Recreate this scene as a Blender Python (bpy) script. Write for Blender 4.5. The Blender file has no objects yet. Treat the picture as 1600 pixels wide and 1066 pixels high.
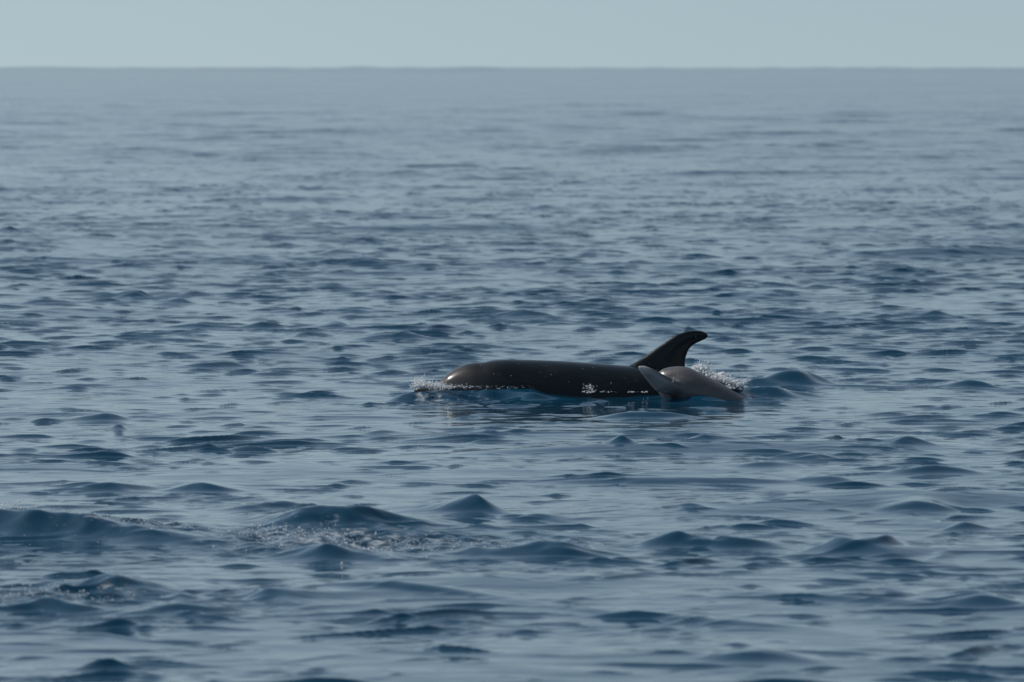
import bpy, math
import numpy as np

scene = bpy.context.scene
COL = scene.collection
rng = np.random.default_rng(11)

# ---------------------------------------------------------------- camera
F = 8889.0            # focal length in photograph pixels (200 mm lens, 1600 px wide)
H = 2.386             # eye height of the boat's deck above the water
PITCH = math.atan((533 - 100) / F)
D0 = 41.4             # distance of the large dolphin

cam = bpy.data.cameras.new('camera')
cam.lens = 200.0
cam.sensor_width = 36.0
cam.clip_start = 0.5
cam.clip_end = 40000.0
cam.dof.use_dof = True
cam.dof.focus_distance = 38.5
cam.dof.aperture_fstop = 5.6
cam_o = bpy.data.objects.new('camera', cam)
cam_o.location = (0, 0, H)
cam_o.rotation_euler = (math.pi / 2 - PITCH, 0, 0)
COL.objects.link(cam_o)
scene.camera = cam_o

# ---------------------------------------------------------------- sky, sun, exposure
SUN_EL = math.radians(44)
SUN_AZ = math.radians(-72)      # to the left of the view direction, beyond the animals
world = bpy.data.worlds.new('World')
scene.world = world
world.use_nodes = True
nt = world.node_tree
nt.nodes.clear()
sky = nt.nodes.new('ShaderNodeTexSky')
sky.sky_type = 'NISHITA'
sky.sun_disc = False
sky.sun_elevation = SUN_EL
sky.sun_rotation = SUN_AZ
sky.altitude = 0
sky.air_density = 1.0
sky.dust_density = 0.9
sky.ozone_density = 2.0
tint = nt.nodes.new('ShaderNodeMix'); tint.data_type = 'RGBA'; tint.blend_type = 'MULTIPLY'
tint.inputs[0].default_value = 1.0
tint.inputs[7].default_value = (1.0, 0.89, 0.725, 1)
bg = nt.nodes.new('ShaderNodeBackground')
bg.inputs['Strength'].default_value = 0.135
wo = nt.nodes.new('ShaderNodeOutputWorld')
# hazy sea air: the sky is read a little above the true direction, so that the horizon keeps the pale colour of the sky over it
tc = nt.nodes.new('ShaderNodeTexCoord')
lift = nt.nodes.new('ShaderNodeVectorMath'); lift.operation = 'ADD'; lift.inputs[1].default_value = (0, 0, 0.16)
nrmz = nt.nodes.new('ShaderNodeVectorMath'); nrmz.operation = 'NORMALIZE'
flat = nt.nodes.new('ShaderNodeVectorMath'); flat.operation = 'MULTIPLY'; flat.inputs[1].default_value = (1, 1, 0.65)
nt.links.new(tc.outputs['Generated'], flat.inputs[0])
nt.links.new(flat.outputs[0], lift.inputs[0])
nt.links.new(lift.outputs[0], nrmz.inputs[0])
nt.links.new(nrmz.outputs[0], sky.inputs['Vector'])
nt.links.new(sky.outputs[0], tint.inputs[6])
nt.links.new(tint.outputs[2], bg.inputs['Color'])
nt.links.new(bg.outputs[0], wo.inputs[0])

sun = bpy.data.lights.new('sun', 'SUN')
sun.energy = 3.5
sun.angle = math.radians(0.53)
sun.color = (1.0, 0.97, 0.93)
sun_o = bpy.data.objects.new('sun', sun)
# lamp shines along its local -Z
sun_o.rotation_euler = (math.pi / 2 - SUN_EL, 0, math.pi - SUN_AZ)
COL.objects.link(sun_o)

vs = scene.view_settings
vs.view_transform = 'Standard'
vs.look = 'None'
vs.exposure = 0.0
vs.gamma = 1.0
vs.use_curve_mapping = False
scene.cycles.max_bounces = 6
scene.cycles.sample_clamp_indirect = 4.0

# ---------------------------------------------------------------- helpers
cp, sp = math.cos(PITCH), math.sin(PITCH)


def ray(px, py):
    a = (px - 800) / F
    b = (533 - py) / F
    return np.array([a, cp + b * sp, -sp + b * cp])


def ground(px, py):
    d = ray(px, py)
    t = -H / d[2]
    return d[0] * t, d[1] * t


def at(px, py, Y):
    d = ray(px, py)
    t = Y / d[1]
    return np.array([d[0] * t, Y, H + d[2] * t])


def smoothstep(a, b, x):
    t = np.clip((x - a) / (b - a), 0, 1)
    return t * t * (3 - 2 * t)


def new_mat(name):
    m = bpy.data.materials.new(name)
    m.use_nodes = True
    return m, m.node_tree, m.node_tree.nodes['Principled BSDF']


def link_mesh(name, me, mat, label=None, cat=None, kind=None, group=None, parent=None):
    o = bpy.data.objects.new(name, me)
    if mat:
        me.materials.append(mat)
    COL.objects.link(o)
    if label: o['label'] = label
    if cat: o['category'] = cat
    if kind: o['kind'] = kind
    if group: o['group'] = group
    if parent: o.parent = parent
    return o


def mesh_np(name, verts, quads, smooth=True):
    me = bpy.data.meshes.new(name)
    n = len(verts); k = quads.shape[1]
    me.vertices.add(n)
    me.vertices.foreach_set('co', verts.astype(np.float32).ravel())
    me.loops.add(quads.size)
    me.loops.foreach_set('vertex_index', quads.astype(np.int32).ravel())
    me.polygons.add(len(quads))
    me.polygons.foreach_set('loop_start', np.arange(0, quads.size, k, dtype=np.int32))
    me.polygons.foreach_set('loop_total', np.full(len(quads), k, dtype=np.int32))
    me.polygons.foreach_set('use_smooth', np.full(len(quads), smooth))
    me.update(calc_edges=True)
    return me


def add_attr(me, name, vals):
    a = me.attributes.new(name, 'FLOAT', 'POINT')
    a.data.foreach_set('value', np.asarray(vals, np.float32))


# ---------------------------------------------------------------- the sea
def band(n, l0, l1, slope, main, spread, steep=0.8):
    """n random waves; total slope rms = slope"""
    out = []
    for i in range(n):
        lam = l0 * (l1 / l0) ** ((i + rng.random()) / n)
        th = main + rng.normal(0, spread)
        k = 2 * math.pi / lam
        s = slope * math.sqrt(2.0 / n) * rng.uniform(0.75, 1.25)
        out.append((k * math.cos(th), k * math.sin(th), s / k, rng.uniform(0, 6.28), lam, steep))
    return out


DOWN = math.radians(-82)      # waves travel roughly towards the camera
# band, envelope (patch size, strength), threshold above which the water heaps up into separate crests, gain, plain part
# band, envelope (patch size, strength), threshold above which the water heaps up into separate crests, gain, plain part
BANDS = [(band(8, 14, 60, 0.008, DOWN + 0.3, 0.5, 0.5), None, None, 0, 1),
         (band(26, 2.2, 9.0, 0.011, DOWN, 0.5, 1.3), (9.0, .25), None, 0, 1),
         (band(44, 1.8, 6.5, 0.050, DOWN + 0.1, 0.5, 1.0), (12.0, .25), 1.3, 1.2, 0),
         (band(40, 0.5, 1.8, 0.070, DOWN + 0.40, 0.30, 1.0), (5.0, .35), 1.6, 1.3, .04),
         (band(40, 0.5, 1.8, 0.065, DOWN - 0.35, 0.30, 1.0), (5.0, .35), 1.7, 1.3, .04),
         (band(60, 0.14, 0.44, 0.19, DOWN - 0.36, 0.26, .5), (2.2, .38), 1.34, 1.4, .02),
         (band(60, 0.14, 0.44, 0.19, DOWN + 0.30, 0.26, .5), (2.6, .38), 1.34, 1.4, .02),
         (band(50, 0.075, 0.17, 0.16, DOWN + 0.42, 0.35, .4), (1.0, .5), 1.28, 1.4, .03),
         (band(50, 0.075, 0.17, 0.16, DOWN - 0.30, 0.35, .4), (1.2, .5), 1.28, 1.4, .03)]
FARSWELL = band(22, 30, 110, 0.055, DOWN + 0.2, 0.9, 0.0)     # heavier sea far offshore


ENV_SEED = [0]


def envelope(x, y, lam, sig):
    """patches where a band of waves is steep, and calm water between them (mean square about 1)"""
    e = np.zeros(len(x), np.float32)
    r2 = np.random.default_rng(int(lam * 1000) + ENV_SEED[0]); ENV_SEED[0] += 1
    for i in range(14):
        th = r2.uniform(0, 6.28); k = 2 * math.pi / (lam * r2.uniform(.6, 2.4))
        e += np.sin((k * math.cos(th) * x + k * math.sin(th) * y * .6 + r2.uniform(0, 6.28)).astype(np.float32))
    e *= math.sqrt(2 / 14)
    return np.exp(sig * e - sig * sig)


# single crests and wakes: (px0, py0, px1, py1) foot line in the photograph, height in px,
# front depth, back depth (m), skew of the peak along the line
CRESTS = [
    (-420, 826, 390, 870, 42, .17, .45, .0),
    (440, 838, 750, 826, 34, .17, .40, -.25),
    (640, 813, 812, 805, 26, .15, .34, .62, 1),
    (790, 815, 893, 824, 9, .10, .22, -.2),
    (395, 886, 620, 892, 24, .13, .35, -.1),
    (330, 868, 480, 878, 22, .24, .3, .2),
    (600, 884, 980, 881, 20, .12, .3, .3),
    (955, 868, 1110, 869, 22, .12, .35, .3),
    (1060, 866, 1230, 873, 20, .11, .3, -.2),
    (1215, 878, 1385, 890, 28, .15, .4, -.15),
    (40, 948, 280, 946, 20, .13, .3, .2),
    (-80, 981, 200, 984, 17, .12, .3, .0),
    (160, 985, 400, 984, 12, .16, .3, .0),
    (350, 952, 485, 978, 14, .14, .3, -.2),
    (1150, 600, 1325, 594, 22, .18, .45, .15, 2),
    (1050, 625, 1310, 613, 20, .15, .5, .0),
    (600, 617, 730, 619, 13, .08, .35, .0, 2),
    (925, 651, 1105, 648, 10, .14, .4, .1),
    (630, 615, 930, 619, 15, .14, .5, -.1),
    (85, 768, 260, 765, 13, .18, .3, .0),
    (240, 768, 385, 768, 12, .16, .3, .0),
    (1265, 758, 1350, 756, 11, .3, .3, .0),
    (340, 806, 560, 802, 13, .2, .3, -.1),
    (235, 506, 390, 508, 8, .2, .4, .0), (370, 508, 450, 508, 12, .25, .4, .0),
    (555, 526, 700, 524, 11, .25, .4, .2), (20, 474, 130, 472, 8, .25, .4, .2),
    (190, 463, 260, 461, 9, .25, .4, .0), (265, 470, 310, 469, 7, .25, .4, .0),
    (500, 508, 560, 506, 7, .2, .4, .2), (285, 562, 400, 560, 11, .2, .4, .1),
    (100, 648, 210, 646, 12, .2, .35, .2), (165, 664, 195, 664, 11, .14, .2, .1),
    (1480, 600, 1570, 598, 13, .2, .4, .1), (1060, 484, 1140, 482, 8, .25, .4, .0),
    (1450, 492, 1500, 491, 8, .25, .4, .0), (780, 490, 880, 488, 9, .25, .4, .0),
    (1360, 806, 1500, 808, 15, .2, .35, -.1), (1480, 838, 1560, 836, 12, .2, .3, .0),
    (1340, 746, 1540, 744, 11, .18, .3, .3), (1400, 700, 1480, 698, 9, .18, .3, .0),
    (1150, 735, 1270, 733, 10, .18, .3, .0), (1220, 722, 1330, 720, 9, .16, .3, .0),
    (960, 706, 1000, 705, 12, .16, .25, .0), (1060, 700, 1200, 698, 9, .18, .3, -.3),
    (580, 273, 690, 272, 5, .4, .8, .2), (280, 246, 370, 245, 5, .4, .8, .2),
    (1510, 206, 1640, 206, 6, .4, .8, .2), (840, 332, 910, 331, 6, .4, .8, .0),
    (480, 402, 580, 401, 8, .3, .6, .2), (640, 422, 720, 420, 8, .3, .6, .2),
    (1460, 975, 1640, 976, 16, .22, .35, -.2), (1080, 1070, 1300, 1070, 14, .2, .3, .0),
]
CR = []
for (x0, y0, x1, y1, hp, wf, wb, sk, *shape) in CRESTS:
    A = np.array(ground(x0, y0)); B = np.array(ground(x1, y1))
    mid = (A + B) / 2
    L = np.linalg.norm(B - A) / 2
    e = (B - A) / (2 * L)
    n = np.array([-e[1], e[0]])          # pointing away from the camera
    h = hp * mid[1] / F
    if hp < 20 and mid[1] < 60:
        wf *= .52
    CR.append((mid + n * wf * 1.1, e, n, L, h, wf, wb, sk, shape[0] if shape else 0))

# churned patches: centre px, half extents in px, strength, foam
CHURN = [
    (540, 856, 230, 26, 1.0, 1.0), (200, 842, 150, 14, .8, .9), (25, 806, 60, 9, .9, .25),
    (500, 812, 110, 16, .5, .35), (840, 862, 170, 16, .6, .55), (1020, 846, 120, 6, .4, .5),
    (90, 957, 190, 22, .9, .7), (330, 957, 140, 18, .6, .2),
    (1120, 600, 62, 18, .5, 1.3), (1170, 608, 80, 12, .4, .7),
    (740, 614, 110, 14, .6, .5), (668, 612, 40, 14, .8, 1.0), (925, 618, 25, 10, .6, .7),
]
CH = []
for (cx, cy, hx, hy, s, fo) in CHURN:
    X, Y = ground(cx, cy)
    Y1 = ground(cx, cy - hy)[1]; Y0 = ground(cx, cy + hy)[1]
    CH.append((X, Y, hx * Y / F, (Y1 - Y0) / 2, s, fo))


def churn_at(x, y):
    s = np.zeros_like(x); f = np.zeros_like(x)
    for (cx, cy, ax, ay, st, fo) in CH:
        g = np.exp(-((((x - cx) / ax) ** 2 + ((y - cy) / ay) ** 2)) ** 1.5)
        s = np.maximum(s, st * g); f = np.maximum(f, fo * g)
    return s, f


CHURNW = band(70, 0.07, 0.32, 0.34, 0.0, 3.0, 0.8)


def gust(x, y):
    """slow patches of rougher and calmer water"""
    g = (np.sin(x * .37 + y * .11 + 1.3) + np.sin(-x * .21 + y * .19 + 4.1) + np.sin(x * .9 - y * .23 + .6)
         + np.sin(x * .05 + y * .071 + 2.2))
    return 1.0 + 0.07 * g


def ya_(y, k, p):
    return k * y + p


def sea_offset(x, y, dr, churn=True):
    x = x.astype(np.float64); y = y.astype(np.float64)
    n = len(x)
    r = np.hypot(x, y)
    dz = np.zeros(n); dx = np.zeros(n); dy = np.zeros(n)
    g = gust(x, y)
    ENV_SEED[0] = 0
    lost = np.zeros(n)
    for waves, en, thr, gain, plain in BANDS:
        act = np.nonzero(dr < waves[-1][4] / 3.0)[0]
        e0 = np.zeros(len(act))
        if en:
            e0 = np.log(envelope(x[act], y[act], *en)) + en[1] ** 2 + 1.2 * (g[act] - 1)
            if thr and waves[-1][4] > 1:      # calmer water near the boat, more chop farther out
                e0 = e0 + .55 * smoothstep(50, 190, r[act]) - .36
            elif thr:
                e0 = e0 + .22 * smoothstep(26, 50, r[act]) - .22
        da = dr[act]
        bend = min(.35, waves[-1][4] * .22); kb = 2.2 / waves[-1][4]
        xa = x[act] + bend * np.sin(ya_(y[act], kb, 1.0) + 1.7 * np.sin(kb * .6 * x[act]))
        ya = y[act] + bend * np.sin(kb * .9 * x[act] + 1.3 * np.sin(kb * .5 * y[act] + 1.0))
        hz = np.zeros(len(act)); hx = np.zeros(len(act)); hy = np.zeros(len(act)); sig = 0
        for (kx, ky, a, ph, lam, q) in waves:
            w = smoothstep(3.8, 6.8, lam / da)
            k = math.hypot(kx, ky)
            sig += a * a / 2
            if lam < 14:
                wl = np.zeros(n); wl[act] = w
                lost += ((a * k * (.45 if thr else 1)) ** 2 / 2) * (1 - wl * wl)
            idx = np.nonzero(w > 0.001)[0]
            if len(idx) == 0:
                continue
            p = (kx * xa[idx] + ky * ya[idx] + ph).astype(np.float32)
            ww = w[idx] * a
            sn = np.sin(p); c = np.cos(p)
            hz[idx] += ww * c
            hx[idx] -= q * ww * sn * kx / k
            hy[idx] -= q * ww * sn * ky / k
        if thr is None:
            m = np.exp(e0)
            dz[act] += hz * m; dx[act] += hx * m; dy[act] += hy * m
        else:
            sig = math.sqrt(sig)
            u = 6.5 * (hz / sig - thr + e0)
            soft = np.logaddexp(0, u) / 6.5 * sig
            dz[act] += plain * hz + gain * soft
            m = plain + gain / (1 + np.exp(-u))
            dx[act] += hx * m; dy[act] += hy * m
    near = np.nonzero(r < 400)[0]
    xn, yn = x[near], y[near]
    for (c, e, nn, L, h, wf, wb, sk, shp) in CR:
        m = np.nonzero((np.abs(xn - c[0]) < L * 1.6 + 1) & (np.abs(yn - c[1]) < L * 1.2 + 3))[0]
        if len(m) == 0: continue
        u = ((xn[m] - c[0]) * e[0] + (yn[m] - c[1]) * e[1]) / L
        v = (xn[m] - c[0]) * nn[0] + (yn[m] - c[1]) * nn[1]
        v = v + (.02 if L > 1.2 else .04) * np.sin(u * L * 6 + c[0] * 7) + (.012 if L > 1.2 else .025) * np.sin(u * L * 19 + c[1])
        us = u - sk * (1 - u * u)          # move the top of the crest along the line
        us = np.clip(us, -1, 1)
        tri = np.clip(1 - np.abs(us), 0, 1) ** .9
        rnd = np.cos(us * math.pi / 2) ** 1.4
        along = (tri if shp == 1 else np.sqrt(np.clip(1 - us ** 2, 0, 1)) * (1 - us ** 4) if shp == 2 else .65 * rnd + .35 * tri)
        along = np.where(np.abs(u) < 1, along, 0)
        along = along * (1 + (.05 if L > 1.2 else .14) * np.sin(u * L * 7.3 + c[0] * 3) + (.04 if L > 1.2 else .10) * np.sin(u * L * 17 + c[1] * 5))
        prof = np.where(v < 0, np.exp(-((np.sqrt(v * v + 4e-4) - .02) / wf * 1.2) ** 1.35), np.exp(-((np.sqrt(v * v + 4e-4) - .02) / wb) ** 1.2))
        dz[near[m]] += h * along * prof
    foam = np.zeros(n)
    s, f = churn_at(xn, yn)
    foam[near] = f
    if churn:
        m = np.nonzero(s > 0.02)[0]
        idx = near[m]
        for (kx, ky, a, ph, lam, q) in CHURNW:
            p = kx * x[idx] + ky * y[idx] + ph
            k = math.hypot(kx, ky)
            ww = a * s[m] * smoothstep(2.2, 4.2, lam / dr[idx])
            dz[idx] += ww * np.cos(p)
            dx[idx] -= q * ww * np.sin(p) * kx / k
            dy[idx] -= q * ww * np.sin(p) * ky / k
    far = np.nonzero(r > 900)[0]
    ramp = smoothstep(900, 3500, r[far])
    for (kx, ky, a, ph, lam, q) in FARSWELL:
        dz[far] += ramp * a * np.cos(kx * x[far] + ky * y[far] + ph)
    dz -= r * r / (2 * 6.371e6)
    return dx, dy, dz, np.sqrt(lost), foam


def build_sea():
    rows = []
    r = 1.5
    while r < 19: rows.append(r); r *= 1.06
    while r < 36: rows.append(r); r += .020
    while r < 62: rows.append(r); r += .027
    while r < 140: rows.append(r); r += .028 + (r - 62) * .0019
    while r < 300: rows.append(r); r += .176 + (r - 140) * .0034
    q = 1.0023
    while r < 12000:
        rows.append(r); q = min(1.02, 1 + (q - 1) * 1.008); r *= q
    while r < 30000: rows.append(r); r *= 1.1
    rows = np.array(rows)
    fine = np.arange(-0.112, 0.1121, 0.00066)
    step = 0.00066; a = fine[-1]; out = []
    while a < math.pi - .05:
        step *= 1.22; a += min(step, .12)
        if a < math.pi - .05: out.append(a)
    out = np.array(out)
    ang = np.concatenate([-out[::-1], fine, out])
    R, A = np.meshgrid(rows, ang, indexing='ij')
    x = (R * np.sin(A)).ravel(); y = (R * np.cos(A)).ravel()
    dr = np.gradient(rows)
    da = np.gradient(ang)
    DR = np.maximum(np.repeat(dr[:, None], len(ang), 1), R * da[None, :] * .8)
    DR = (DR * (1 - .72 * smoothstep(48, 110, R))).ravel()     # far off only the crests' outlines matter
    dx, dy, dz, lost, foam = sea_offset(x, y, DR)
    v = np.stack([x + dx, y + dy, dz], 1)
    nr, na = len(rows), len(ang)
    i = np.arange(nr * na).reshape(nr, na)
    quads = np.stack([i[:-1, :-1], i[:-1, 1:], i[1:, 1:], i[1:, :-1]], -1).reshape(-1, 4)
    # orientation: up
    quads = quads[:, ::-1]
    # close the ring behind the camera
    ring = np.stack([i[:-1, -1], i[:-1, 0], i[1:, 0], i[1:, -1]], -1)[:, ::-1]
    me = mesh_np('sea', v, np.concatenate([quads, ring]))
    add_attr(me, 'chop', lost)
    add_attr(me, 'foam', foam)
    print('sea verts', len(v))
    return me


def sea_material():
    m, t, b = new_mat('sea_water')
    N = t.nodes; K = t.links
    b.inputs['Base Color'].default_value = (0.003, 0.034, 0.066, 1)
    b.inputs['Roughness'].default_value = 0.06
    b.inputs['IOR'].default_value = 1.333
    geo = N.new('ShaderNodeNewGeometry')
    chop = N.new('ShaderNodeAttribute'); chop.attribute_name = 'chop'
    foam = N.new('ShaderNodeAttribute'); foam.attribute_name = 'foam'
    # waves shorter than the mesh resolves, as tilts of the normal
    ns = N.new('ShaderNodeTexNoise'); ns.inputs['Scale'].default_value = 5.0
    ns.inputs['Detail'].default_value = 3.0; ns.inputs['Roughness'].default_value = 0.6
    mp = N.new('ShaderNodeVectorMath'); mp.operation = 'MULTIPLY'; mp.inputs[1].default_value = (0.5, 1.0, 1.0)
    K.new(geo.outputs['Position'], mp.inputs[0])
    K.new(mp.outputs[0], ns.inputs['Vector'])
    sub = N.new('ShaderNodeVectorMath'); sub.operation = 'SUBTRACT'; sub.inputs[1].default_value = (.5, .5, .5)
    K.new(ns.outputs['Color'], sub.inputs[0])
    mul = N.new('ShaderNodeVectorMath'); mul.operation = 'MULTIPLY'; mul.inputs[1].default_value = (1, 1, 0)
    K.new(sub.outputs[0], mul.inputs[0])
    amp = N.new('ShaderNodeMath'); amp.operation = 'MULTIPLY_ADD'
    amp.inputs[1].default_value = 17.0; amp.inputs[2].default_value = 0.06
    sq = N.new('ShaderNodeMath'); sq.operation = 'MULTIPLY'
    K.new(chop.outputs['Fac'], sq.inputs[0]); K.new(chop.outputs['Fac'], sq.inputs[1]); K.new(sq.outputs[0], amp.inputs[0])
    sc = N.new('ShaderNodeVectorMath'); sc.operation = 'SCALE'
    K.new(mul.outputs[0], sc.inputs[0]); K.new(amp.outputs[0], sc.inputs['Scale'])
    add = N.new('ShaderNodeVectorMath'); add.operation = 'ADD'
    K.new(geo.outputs['Normal'], add.inputs[0]); K.new(sc.outputs[0], add.inputs[1])
    nm = N.new('ShaderNodeVectorMath'); nm.operation = 'NORMALIZE'
    K.new(add.outputs[0], nm.inputs[0])
    K.new(nm.outputs[0], b.inputs['Normal'])
    # foam: streaky bubbles where the water is churned
    fn = N.new('ShaderNodeTexNoise'); fn.inputs['Scale'].default_value = 20.0
    fn.inputs['Detail'].default_value = 6.0; fn.inputs['Roughness'].default_value = 0.68
    K.new(mp.outputs[0], fn.inputs['Vector'])
    ma = N.new('ShaderNodeMath'); ma.operation = 'MULTIPLY_ADD'; ma.inputs[1].default_value = 0.24
    K.new(foam.outputs['Fac'], ma.inputs[0]); K.new(fn.outputs['Fac'], ma.inputs[2])
    mr = N.new('ShaderNodeMapRange'); mr.interpolation_type = 'SMOOTHSTEP'
    mr.inputs['From Min'].default_value = 0.68; mr.inputs['From Max'].default_value = 0.90
    K.new(ma.outputs[0], mr.inputs['Value'])
    mk = N.new('ShaderNodeMath'); mk.operation = 'MULTIPLY'
    ft = N.new('ShaderNodeMapRange'); ft.inputs['From Max'].default_value = 0.25
    K.new(foam.outputs['Fac'], ft.inputs['Value'])
    K.new(mr.outputs[0], mk.inputs[0]); K.new(ft.outputs[0], mk.inputs[1])
    mx = N.new('ShaderNodeMix'); mx.data_type = 'RGBA'
    mx.inputs[6].default_value = (0.003, 0.034, 0.066, 1); mx.inputs[7].default_value = (0.33, 0.37, 0.40, 1)
    K.new(mk.outputs[0], mx.inputs[0]); K.new(mx.outputs[2], b.inputs['Base Color'])
    rr = N.new('ShaderNodeMapRange'); rr.inputs['To Min'].default_value = 0.0; rr.inputs['To Max'].default_value = 0.5
    K.new(mk.outputs[0], rr.inputs['Value'])
    # slopes too short for the mesh spread the gloss
    r1 = N.new('ShaderNodeMath'); r1.operation = 'MULTIPLY_ADD'; r1.inputs[1].default_value = 0.05; r1.inputs[2].default_value = 0.0006
    K.new(chop.outputs['Fac'], r1.inputs[0])
    r2 = N.new('ShaderNodeMath'); r2.operation = 'SQRT'; K.new(r1.outputs[0], r2.inputs[0])
    r3 = N.new('ShaderNodeMath'); r3.operation = 'MAXIMUM'; K.new(r2.outputs[0], r3.inputs[0]); K.new(rr.outputs[0], r3.inputs[1])
    K.new(r3.outputs[0], b.inputs['Roughness'])
    return m


sea = link_mesh('sea', build_sea(), sea_material(), kind='structure')


def sea_z(x, y):
    x = np.atleast_1d(np.asarray(x, float)); y = np.atleast_1d(np.asarray(y, float))
    return sea_offset(x, y, np.full(len(x), 0.02))[2]


# ---------------------------------------------------------------- the animals
def interp(pts, x):
    """smooth (Catmull-Rom / Hermite) interpolation through (x, y) points"""
    p = np.array(pts, float); xs, ys = p[:, 0], p[:, 1]
    d = np.gradient(ys, xs)
    i = np.clip(np.searchsorted(xs, x) - 1, 0, len(xs) - 2)
    h = xs[i + 1] - xs[i]; t = np.clip((x - xs[i]) / h, 0, 1)
    return ((2 * t ** 3 - 3 * t ** 2 + 1) * ys[i] + (t ** 3 - 2 * t ** 2 + t) * h * d[i]
            + (-2 * t ** 3 + 3 * t ** 2) * ys[i + 1] + (t ** 3 - t ** 2) * h * d[i + 1])


def tube(rings):
    """closed surface through rings (list of (n,3) arrays)"""
    n = len(rings[0]); verts = np.concatenate(rings)
    faces = []
    for k in range(len(rings) - 1):
        for j in range(n):
            a = k * n + j; b = k * n + (j + 1) % n
            faces.append((a, b, b + n, a + n))
    c0 = len(verts); c1 = c0 + 1
    verts = np.concatenate([verts, [rings[0].mean(0)], [rings[-1].mean(0)]])
    L = (len(rings) - 1) * n
    for j in range(n):
        faces.append((c0, (j + 1) % n, j))
        faces.append((c1, L + j, L + (j + 1) % n))
    return verts, faces


def body_rings(xs, top, bot, wid, yc, n=56, expo=2.0):
    out = []
    th = np.linspace(0, 2 * math.pi, n, endpoint=False)
    for x in xs:
        zt, zb, w = interp(top, x), interp(bot, x), interp(wid, x)
        zc = (zt + zb) / 2; hh = max((zt - zb) / 2, .004)
        c, s = np.cos(th), np.sin(th)
        out.append(np.stack([np.full(n, x), yc + w * np.sign(c) * np.abs(c) ** (2 / expo), zc + hh * np.sign(s) * np.abs(s) ** (2 / expo)], 1))
    return out


def blade(lead, trail, thick, normal, ns=16):
    """a fin: leading and trailing edge polylines (m,3) root to tip, half thickness per station"""
    nrm = np.asarray(normal, float)
    rings = []
    u = (1 - np.cos(np.linspace(0, math.pi, ns))) / 2
    prof = np.sqrt(np.clip(u, 0, 1)) * (1 - u) * 2.0 + 0.12 * np.sin(math.pi * u) ** .5
    prof = np.clip(prof / prof.max(), 0, 1)
    for Lp, Tp, h in zip(lead, trail, thick):
        base = Lp[None] + (Tp - Lp)[None] * u[:, None]
        upv = base + nrm[None] * (h * prof)[:, None]
        dn = base - nrm[None] * (h * prof)[:, None]
        rings.append(np.concatenate([upv, dn[-2:0:-1]]))
    return tube(rings)


def fuse(name, pieces, voxel, smooth_it):
    vs_, fs_ = [], []
    off = 0
    for v, f in pieces:
        vs_.append(v); fs_ += [tuple(i + off for i in q) for q in f]; off += len(v)
    me = bpy.data.meshes.new(name + '_raw')
    me.from_pydata(np.concatenate(vs_).tolist(), [], fs_)
    o = bpy.data.objects.new(name + '_raw', me)
    COL.objects.link(o)
    rm = o.modifiers.new('r', 'REMESH'); rm.mode = 'VOXEL'; rm.voxel_size = voxel; rm.use_smooth_shade = True
    sm = o.modifiers.new('s', 'SMOOTH'); sm.factor = 0.5; sm.iterations = smooth_it
    dg = bpy.context.evaluated_depsgraph_get()
    dg.update()
    out = bpy.data.meshes.new_from_object(o.evaluated_get(dg))
    bpy.data.objects.remove(o)
    out.name = name
    out.polygons.foreach_set('use_smooth', np.full(len(out.polygons), True))
    return out


def verts_of(me):
    a = np.empty(len(me.vertices) * 3, np.float32)
    me.vertices.foreach_get('co', a)
    return a.reshape(-1, 3)


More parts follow.
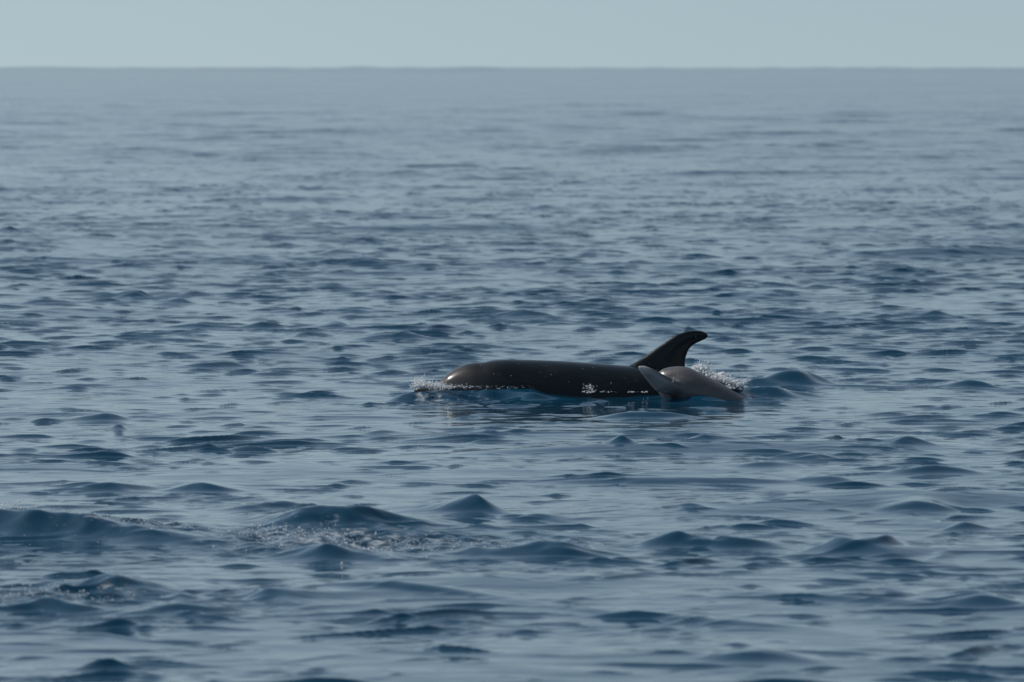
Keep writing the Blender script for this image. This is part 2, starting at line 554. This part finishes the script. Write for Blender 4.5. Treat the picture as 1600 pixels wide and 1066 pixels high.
def skin_material(name, dark, pale, rough, spec=0.5):
    m, t, b = new_mat(name)
    N = t.nodes; K = t.links
    at_ = N.new('ShaderNodeAttribute'); at_.attribute_name = 'pale'
    geo = N.new('ShaderNodeTexCoord')
    ns = N.new('ShaderNodeTexNoise'); ns.inputs['Scale'].default_value = 11; ns.inputs['Detail'].default_value = 5
    mp = N.new('ShaderNodeMapping'); mp.inputs['Scale'].default_value = (.45, 1, 1.3)
    K.new(geo.outputs['Object'], mp.inputs[0]); K.new(mp.outputs[0], ns.inputs['Vector'])
    jit = N.new('ShaderNodeMath'); jit.operation = 'MULTIPLY_ADD'; jit.inputs[1].default_value = .26; jit.inputs[2].default_value = -.15
    K.new(ns.outputs['Fac'], jit.inputs[0])
    ad = N.new('ShaderNodeMath'); ad.operation = 'ADD'; ad.use_clamp = True
    K.new(at_.outputs['Fac'], ad.inputs[0]); K.new(jit.outputs[0], ad.inputs[1])
    mx = N.new('ShaderNodeMix'); mx.data_type = 'RGBA'
    mx.inputs[6].default_value = (*dark, 1); mx.inputs[7].default_value = (*pale, 1)
    K.new(ad.outputs[0], mx.inputs[0])
    # fine scratches left by other animals' teeth
    sn = N.new('ShaderNodeTexNoise'); sn.inputs['Scale'].default_value = 30; sn.inputs['Detail'].default_value = 2
    mp2 = N.new('ShaderNodeMapping'); mp2.inputs['Scale'].default_value = (.25, 1, 2.2); mp2.inputs['Rotation'].default_value = (0, .4, 0)
    K.new(geo.outputs['Object'], mp2.inputs[0]); K.new(mp2.outputs[0], sn.inputs['Vector'])
    sr = N.new('ShaderNodeMapRange'); sr.inputs['From Min'].default_value = .70; sr.inputs['From Max'].default_value = .78; sr.inputs['To Max'].default_value = .35
    K.new(sn.outputs['Fac'], sr.inputs['Value'])
    mx2 = N.new('ShaderNodeMix'); mx2.data_type = 'RGBA'; mx2.inputs[7].default_value = (*[min(1, c * 1.6) for c in pale], 1)
    K.new(sr.outputs[0], mx2.inputs[0]); K.new(mx.outputs[2], mx2.inputs[6])
    K.new(mx2.outputs[2], b.inputs['Base Color'])
    rg = N.new('ShaderNodeMapRange'); rg.inputs['From Min'].default_value = .3; rg.inputs['From Max'].default_value = .7
    rg.inputs['To Min'].default_value = rough * .7; rg.inputs['To Max'].default_value = rough * 1.7
    K.new(ns.outputs['Fac'], rg.inputs['Value']); K.new(rg.outputs[0], b.inputs['Roughness'])
    b.inputs['Specular IOR Level'].default_value = spec
    bu = N.new('ShaderNodeBump'); bu.inputs['Strength'].default_value = .12; bu.inputs['Distance'].default_value = .004
    n2 = N.new('ShaderNodeTexNoise'); n2.inputs['Scale'].default_value = 45; n2.inputs['Detail'].default_value = 3
    K.new(geo.outputs['Object'], n2.inputs['Vector']); K.new(n2.outputs['Fac'], bu.inputs['Height'])
    K.new(bu.outputs[0], b.inputs['Normal'])
    return m


def build_dolphin():
    def P(px, py, dy=0.0):
        p = at(px, py, D0); return np.array([p[0], D0 + dy, p[2]])
    X = lambda px: at(px, 600, D0)[0]
    Z = lambda py: at(800, py, D0)[2]
    prof = lambda pts: [(X(a), Z(b)) for a, b in pts]
    top = prof([(646, 609), (652, 605.5), (668, 603), (683, 599), (691, 592), (699, 584.5), (712, 576), (728, 569), (741, 566.5),
                (752, 566.8), (766, 563.8), (784, 562), (820, 562.2), (860, 563.5), (900, 565.5), (940, 568.5),
                (980, 571.5), (1020, 575), (1060, 582), (1110, 598), (1180, 624), (1270, 650), (1350, 668), (1420, 682), (1440, 686)])
    bot = prof([(646, 611), (652, 614), (668, 617), (683, 619), (699, 624), (730, 644), (780, 668), (840, 686), (900, 694),
                (960, 697), (1020, 694), (1110, 686), (1180, 681), (1270, 684), (1350, 692), (1420, 697), (1440, 690)])
    wd = [(X(a), b) for a, b in [(646, .012), (652, .03), (668, .042), (683, .055), (699, .105), (730, .165), (780, .21), (840, .25),
                                 (900, .275), (960, .28), (1020, .27), (1110, .21), (1180, .15), (1270, .085), (1350, .05), (1420, .03), (1440, .012)]]
    t = np.linspace(0, 1, 130)
    xs = X(646) + (X(1440) - X(646)) * t ** 1.25
    body = tube(body_rings(xs, top, bot, wd, D0))
    # dorsal fin
    lead = [(960, 582), (985, 570.5), (1000, 561.5), (1020, 547.5), (1040, 534), (1057, 522.6), (1072, 517.6), (1086, 516), (1098, 517.2), (1105.5, 521.5)]
    trail = [(1076, 600), (1073.5, 583), (1072.6, 570), (1073.5, 558), (1077.5, 547.5), (1083.5, 540.5), (1090.5, 537), (1098, 534), (1104, 531), (1107.5, 526)]
    th = [.075, .05, .04, .034, .029, .025, .021, .018, .014, .009]
    fin = blade([P(*p) for p in lead], [P(*p) for p in trail], th, (0, 1, 0))
    pieces = [body, fin]
    # flippers under water
    for s in (-1, 1):
        ld = [np.array([X(800) + .30 * k + .04, D0 + s * (.17 + .26 * k), Z(668) - .24 * k]) for k in np.linspace(0, 1, 7)]
        tr = [np.array([X(800) + .20 + .22 * k - .02 * k, D0 + s * (.15 + .25 * k), Z(672) - .23 * k]) for k in np.linspace(0, 1, 7)]
        tr[-1] = ld[-1] + np.array([.03, 0, 0])
        pieces.append(blade(ld, tr, np.linspace(.03, .01, 7), (0, -.5 * s, .86)))
    # flukes under water
    for s in (-1, 1):
        ld = [np.array([X(1395) + .36 * k ** 1.3, D0 + s * (.0 + .38 * k), Z(687) - .03 * k]) for k in np.linspace(0, 1, 8)]
        tr = [np.array([X(1462) + .07 * math.sin(3 * k) + .08 * k, D0 + s * .38 * k, Z(690) - .03 * k]) for k in np.linspace(0, 1, 8)]
        tr[-1] = ld[-1] + np.array([.02, 0, 0])
        pieces.append(blade(ld, tr, np.linspace(.028, .01, 8), (0, 0, 1)))
    me = fuse('dolphin', pieces, .0085, 7)
    v = verts_of(me)
    pale = 1 - smoothstep(X(700), X(800), v[:, 0] + .25 * (v[:, 2] - .1))
    cape = smoothstep(.13, .20, v[:, 2]) * (1 - smoothstep(X(900), X(985), v[:, 0]))
    pale = np.clip(pale * .9 * (1 - .5 * cape) + .05 * cape, 0, 1)
    add_attr(me, 'pale', pale)
    return me


def origin_to(me, p):
    v = verts_of(me) - np.asarray(p, np.float32)
    me.vertices.foreach_set('co', v.ravel()); me.update()


dol = build_dolphin()
org = (0.55, D0, 0.0)
origin_to(dol, org)
do = link_mesh('dolphin', dol, skin_material('dark_skin', (.006, .010, .012), (.066, .062, .063), .2, .22),
               'large dark dolphin surfacing with its back and curved dorsal fin above the water', 'dolphin')
do.location = org

D1 = 40.75


def build_calf():
    def P(px, py, dy=0.0):
        p = at(px, py, D1 + dy); return np.array([p[0], D1 + dy, p[2]])
    X = lambda px: at(px, 600, D1)[0]
    Z = lambda py: at(800, py, D1)[2]
    prof = lambda pts: [(X(a), Z(b)) for a, b in pts]
    top = prof([(1024, 592), (1028, 584), (1034, 578.5), (1043, 575), (1055, 573.2), (1068, 573.2), (1078, 575.5), (1092, 582),
                (1110, 591), (1135, 604), (1160, 619), (1190, 634), (1240, 648), (1290, 657), (1310, 660)])
    bot = prof([(1024, 600), (1028, 612), (1034, 622), (1043, 632), (1055, 640), (1068, 645), (1078, 648), (1092, 651),
                (1110, 654), (1135, 657), (1160, 659), (1190, 661), (1240, 663), (1290, 665), (1310, 663)])
    wd = [(X(a), b) for a, b in [(1024, .02), (1028, .055), (1034, .085), (1043, .115), (1055, .14), (1068, .155), (1078, .16), (1092, .16),
                                 (1110, .15), (1135, .13), (1160, .105), (1190, .08), (1240, .045), (1290, .022), (1310, .01)]]
    t = np.linspace(0, 1, 90)
    body = tube(body_rings(X(1024) + (X(1310) - X(1024)) * t ** 1.2, top, bot, wd, D1 + .04))
    # raised pale limb in front of the body
    lead = [(1056, 624), (1040, 617), (1025, 611), (1015, 600), (1007.5, 590.5), (1001, 582), (998, 577.5), (997.3, 574.5)]
    trail = [(1078, 606), (1064, 600), (1052, 593.5), (1040, 586.8), (1028, 580.6), (1015, 574.4), (1007, 571.8), (1001, 571.6)]
    th = [.12, .10, .08, .064, .052, .042, .031, .018]
    dy = [-.06, -.09, -.115, -.135, -.15, -.165, -.17, -.175]
    rings = []
    ph = np.linspace(0, 2 * math.pi, 28, endpoint=False)
    for p, q, d, h in zip(lead, trail, dy, th):
        A, B = P(*p, d), P(*q, d)
        m, hv = (A + B) / 2, (B - A) / 2
        dep = np.array([.10, 1, .0]) * np.linalg.norm(hv) * .72
        rings.append(m + hv[None] * np.cos(ph)[:, None] + dep[None] * np.sin(ph)[:, None])
    m = rings[-1].mean(0); tipdir = m - rings[-2].mean(0); tipdir /= np.linalg.norm(tipdir)
    rings.append(m + (rings[-1] - m) * .55 + tipdir * .008)
    limb = tube(rings)
    pieces = [body, limb]
    for s in (-1, 1):
        ld = [np.array([X(1290) + .18 * k ** 1.3, D1 + .04 + s * .2 * k, Z(660) - .02 * k]) for k in np.linspace(0, 1, 7)]
        tr = [np.array([X(1322) + .05 * math.sin(3 * k) + .04 * k, D1 + .04 + s * .2 * k, Z(661) - .02 * k]) for k in np.linspace(0, 1, 7)]
        tr[-1] = ld[-1] + np.array([.015, 0, 0])
        pieces.append(blade(ld, tr, np.linspace(.018, .008, 7), (0, 0, 1)))
    me = fuse('dolphin_calf', pieces, .0055, 12)
    v = verts_of(me)
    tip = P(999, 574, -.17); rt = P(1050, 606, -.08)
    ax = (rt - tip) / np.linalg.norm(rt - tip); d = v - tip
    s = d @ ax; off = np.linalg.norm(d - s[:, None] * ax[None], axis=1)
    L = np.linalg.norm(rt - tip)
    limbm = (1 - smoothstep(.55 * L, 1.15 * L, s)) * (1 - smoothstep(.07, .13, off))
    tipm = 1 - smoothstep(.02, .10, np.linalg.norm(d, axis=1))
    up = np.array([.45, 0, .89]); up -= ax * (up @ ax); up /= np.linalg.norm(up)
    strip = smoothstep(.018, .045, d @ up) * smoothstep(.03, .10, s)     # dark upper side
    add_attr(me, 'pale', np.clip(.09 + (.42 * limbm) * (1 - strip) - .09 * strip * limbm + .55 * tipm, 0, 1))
    return me


calf = build_calf()
orgc = (1.35, D1, 0.0)
origin_to(calf, orgc)
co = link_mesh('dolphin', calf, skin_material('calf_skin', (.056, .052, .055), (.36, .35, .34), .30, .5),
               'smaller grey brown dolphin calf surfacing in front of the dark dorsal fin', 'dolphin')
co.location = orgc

# ---------------------------------------------------------------- spray and foam
ICO_V = []
g_ = (1 + 5 ** .5) / 2
for a, b in ((-1, g_), (1, g_), (-1, -g_), (1, -g_)):
    ICO_V.append((a, b, 0))
for a, b in ((-1, g_), (1, g_), (-1, -g_), (1, -g_)):
    ICO_V.append((0, a, b))
for a, b in ((g_, -1), (g_, 1), (-g_, -1), (-g_, 1)):
    ICO_V.append((a, 0, b))
ICO_V = np.array(ICO_V, float) / math.hypot(1, g_)
ICO_F = np.array([(0, 11, 5), (0, 5, 1), (0, 1, 7), (0, 7, 10), (0, 10, 11), (1, 5, 9), (5, 11, 4), (11, 10, 2), (10, 7, 6), (7, 1, 8),
                  (3, 9, 4), (3, 4, 2), (3, 2, 6), (3, 6, 8), (3, 8, 9), (4, 9, 5), (2, 4, 11), (6, 2, 10), (8, 6, 7), (9, 8, 1)])


def spray_material():
    m, t, b = new_mat('white_spray')
    N = t.nodes; K = t.links
    b.inputs['Base Color'].default_value = (.85, .87, .88, 1)
    b.inputs['Roughness'].default_value = .25
    tr = N.new('ShaderNodeBsdfTranslucent'); tr.inputs['Color'].default_value = (.88, .90, .91, 1)
    mx = N.new('ShaderNodeMixShader'); mx.inputs[0].default_value = .45
    K.new(b.outputs[0], mx.inputs[1]); K.new(tr.outputs[0], mx.inputs[2])
    K.new(mx.outputs[0], N['Material Output'].inputs['Surface'])
    return m


SPRAY = spray_material()


def drops(name, groups, label, extra=()):
    """groups: (px, py, spread x px, spread y px, n, rmin, rmax, mode) mode: distance Y or None for lying on the sea"""
    cs, rs = [], []
    for (px, py, sx, sy, n, r0, r1, Y, up) in groups:
        r = r0 + (r1 - r0) * rng.random(n) ** 2.5
        qx = px + rng.normal(0, sx, n); qy = py + rng.normal(0, sy, n)
        if Y is None:
            p = np.array([ground(a, b) for a, b in zip(qx, qy)])
            z = sea_z(p[:, 0], p[:, 1]) + rng.random(n) ** 2 * up
            c = np.column_stack([p, z])
        else:
            c = np.array([at(a, b, Y + rng.normal(0, .05)) for a, b in zip(qx, qy)])
            zs = sea_z(c[:, 0], c[:, 1])
            c[:, 2] = np.where(c[:, 2] < zs, zs + .018 * rng.random(n) ** 2, c[:, 2])
        cs.append(c); rs.append(r)
    for c, r in extra:
        cs.append(c); rs.append(r)
    c = np.concatenate(cs); r = np.concatenate(rs); n = len(c)
    st = np.exp(rng.normal(0, .25, (n, 1, 3)))
    v = c[:, None, :] + ICO_V[None] * st * r[:, None, None]
    f = ICO_F[None] + (np.arange(n) * 12)[:, None, None]
    me = mesh_np(name, v.reshape(-1, 3), f.reshape(-1, 3))
    return link_mesh(name, me, SPRAY, label, 'spray', 'stuff')


def clinging(o, x0, x1, n, r0, r1):
    """drops standing on wet skin: random points of the side that shows"""
    me = o.data
    v = verts_of(me).astype(float) + np.array(o.location)
    nn = np.empty(len(me.vertices) * 3, np.float32); me.vertices.foreach_get('normal', nn); nn = nn.reshape(-1, 3)
    m = np.nonzero((v[:, 0] > x0) & (v[:, 0] < x1) & (v[:, 2] > .04) & (nn[:, 1] < .1))[0]
    return v[rng.choice(m, n)], r0 + (r1 - r0) * rng.random(n) ** 3


drops('sea_spray', [
    (657, 599, 5, 3.2, 520, .001, .006, 41.2, 0), (672, 601, 12, 2.4, 560, .001, .005, 41.2, 0), (664, 602, 9, 1.6, 160, .005, .010, 41.2, 0),
    (690, 604, 16, 2.0, 320, .001, .005, 41.1, 0), (722, 604.5, 24, 1.8, 160, .001, .0035, 41.1, 0),
    (700, 604, 22, 1.4, 12, .003, .006, 41.1, 0), (790, 605, 28, 1.3, 50, .001, .004, 41.05, 0), (656, 594, 8, 4, 160, .001, .004, 41.2, 0), (664, 601, 8, 1.5, 30, .006, .012, 41.2, 0)],
    'white splash and drops thrown up at the snout of the large dolphin')
drops('sea_spray', [
    (921, 606, 4.5, 2.8, 110, .001, .004, 41.0, 0), (922, 612, 6, 1.0, 30, .003, .006, 41.0, 0), (950, 612.5, 8, .8, 20, .001, .006, 41.0, 0),
    (987, 612.5, 4, .6, 14, .002, .006, 41.0, 0), (1005, 612.5, 3, .6, 8, .002, .006, 41.0, 0)],
    'small white splash and single drops against the flank of the large dolphin',
    [clinging(do, -.35, 2.0, 46, .0012, .0042)])
ln = [(1088 + 62 * k, 574.5 + 25 * k ** .8, 4.5, 2.2 + 1.2 * k, 260, .001, .006, 41.05 - .12 * k, 0) for k in np.linspace(0, 1, 8)]
ln += [(1090 + 64 * k, 578 + 24 * k ** .8, 5, 1.8, 110, .006, .013, 41.05 - .12 * k, 0) for k in np.linspace(0, 1, 8)]
drops('sea_spray', ln + [(1100, 568, 8, 3, 140, .001, .003, 41.05, 0), (1098, 579, 6, 1.6, 20, .012, .026, 41.05, 0), (1122, 588, 10, 2, 24, .010, .022, 41.0, 0), (1056, 592, 5, 4, 60, .001, .003, 40.55, 0)],
      'white foamy splash behind the back of the calf')
drops('sea_spray', [
    (8, 803, 18, 6, 300, .001, .005, None, .05), (50, 820, 18, 5, 260, .001, .005, None, .04), (190, 845, 60, 8, 260, .0008, .004, None, .02)],
    'glinting drops along the broken wave crest at the left edge')
drops('sea_spray', [
    (430, 845, 40, 7, 300, .0008, .005, None, .03), (500, 862, 60, 8, 380, .0008, .005, None, .02), (600, 868, 60, 8, 300, .0008, .005, None, .02),
    (530, 812, 40, 7, 140, .0008, .004, None, .03), (700, 865, 60, 6, 160, .0008, .004, None, .02), (860, 858, 60, 6, 60, .0008, .003, None, .02)],
    'glinting drops on the churned water in the middle foreground')
drops('sea_spray', [
    (40, 952, 50, 9, 220, .0008, .004, None, .03), (130, 962, 40, 6, 120, .0008, .004, None, .02)],
    'glinting drops on the churned patch at the lower left')
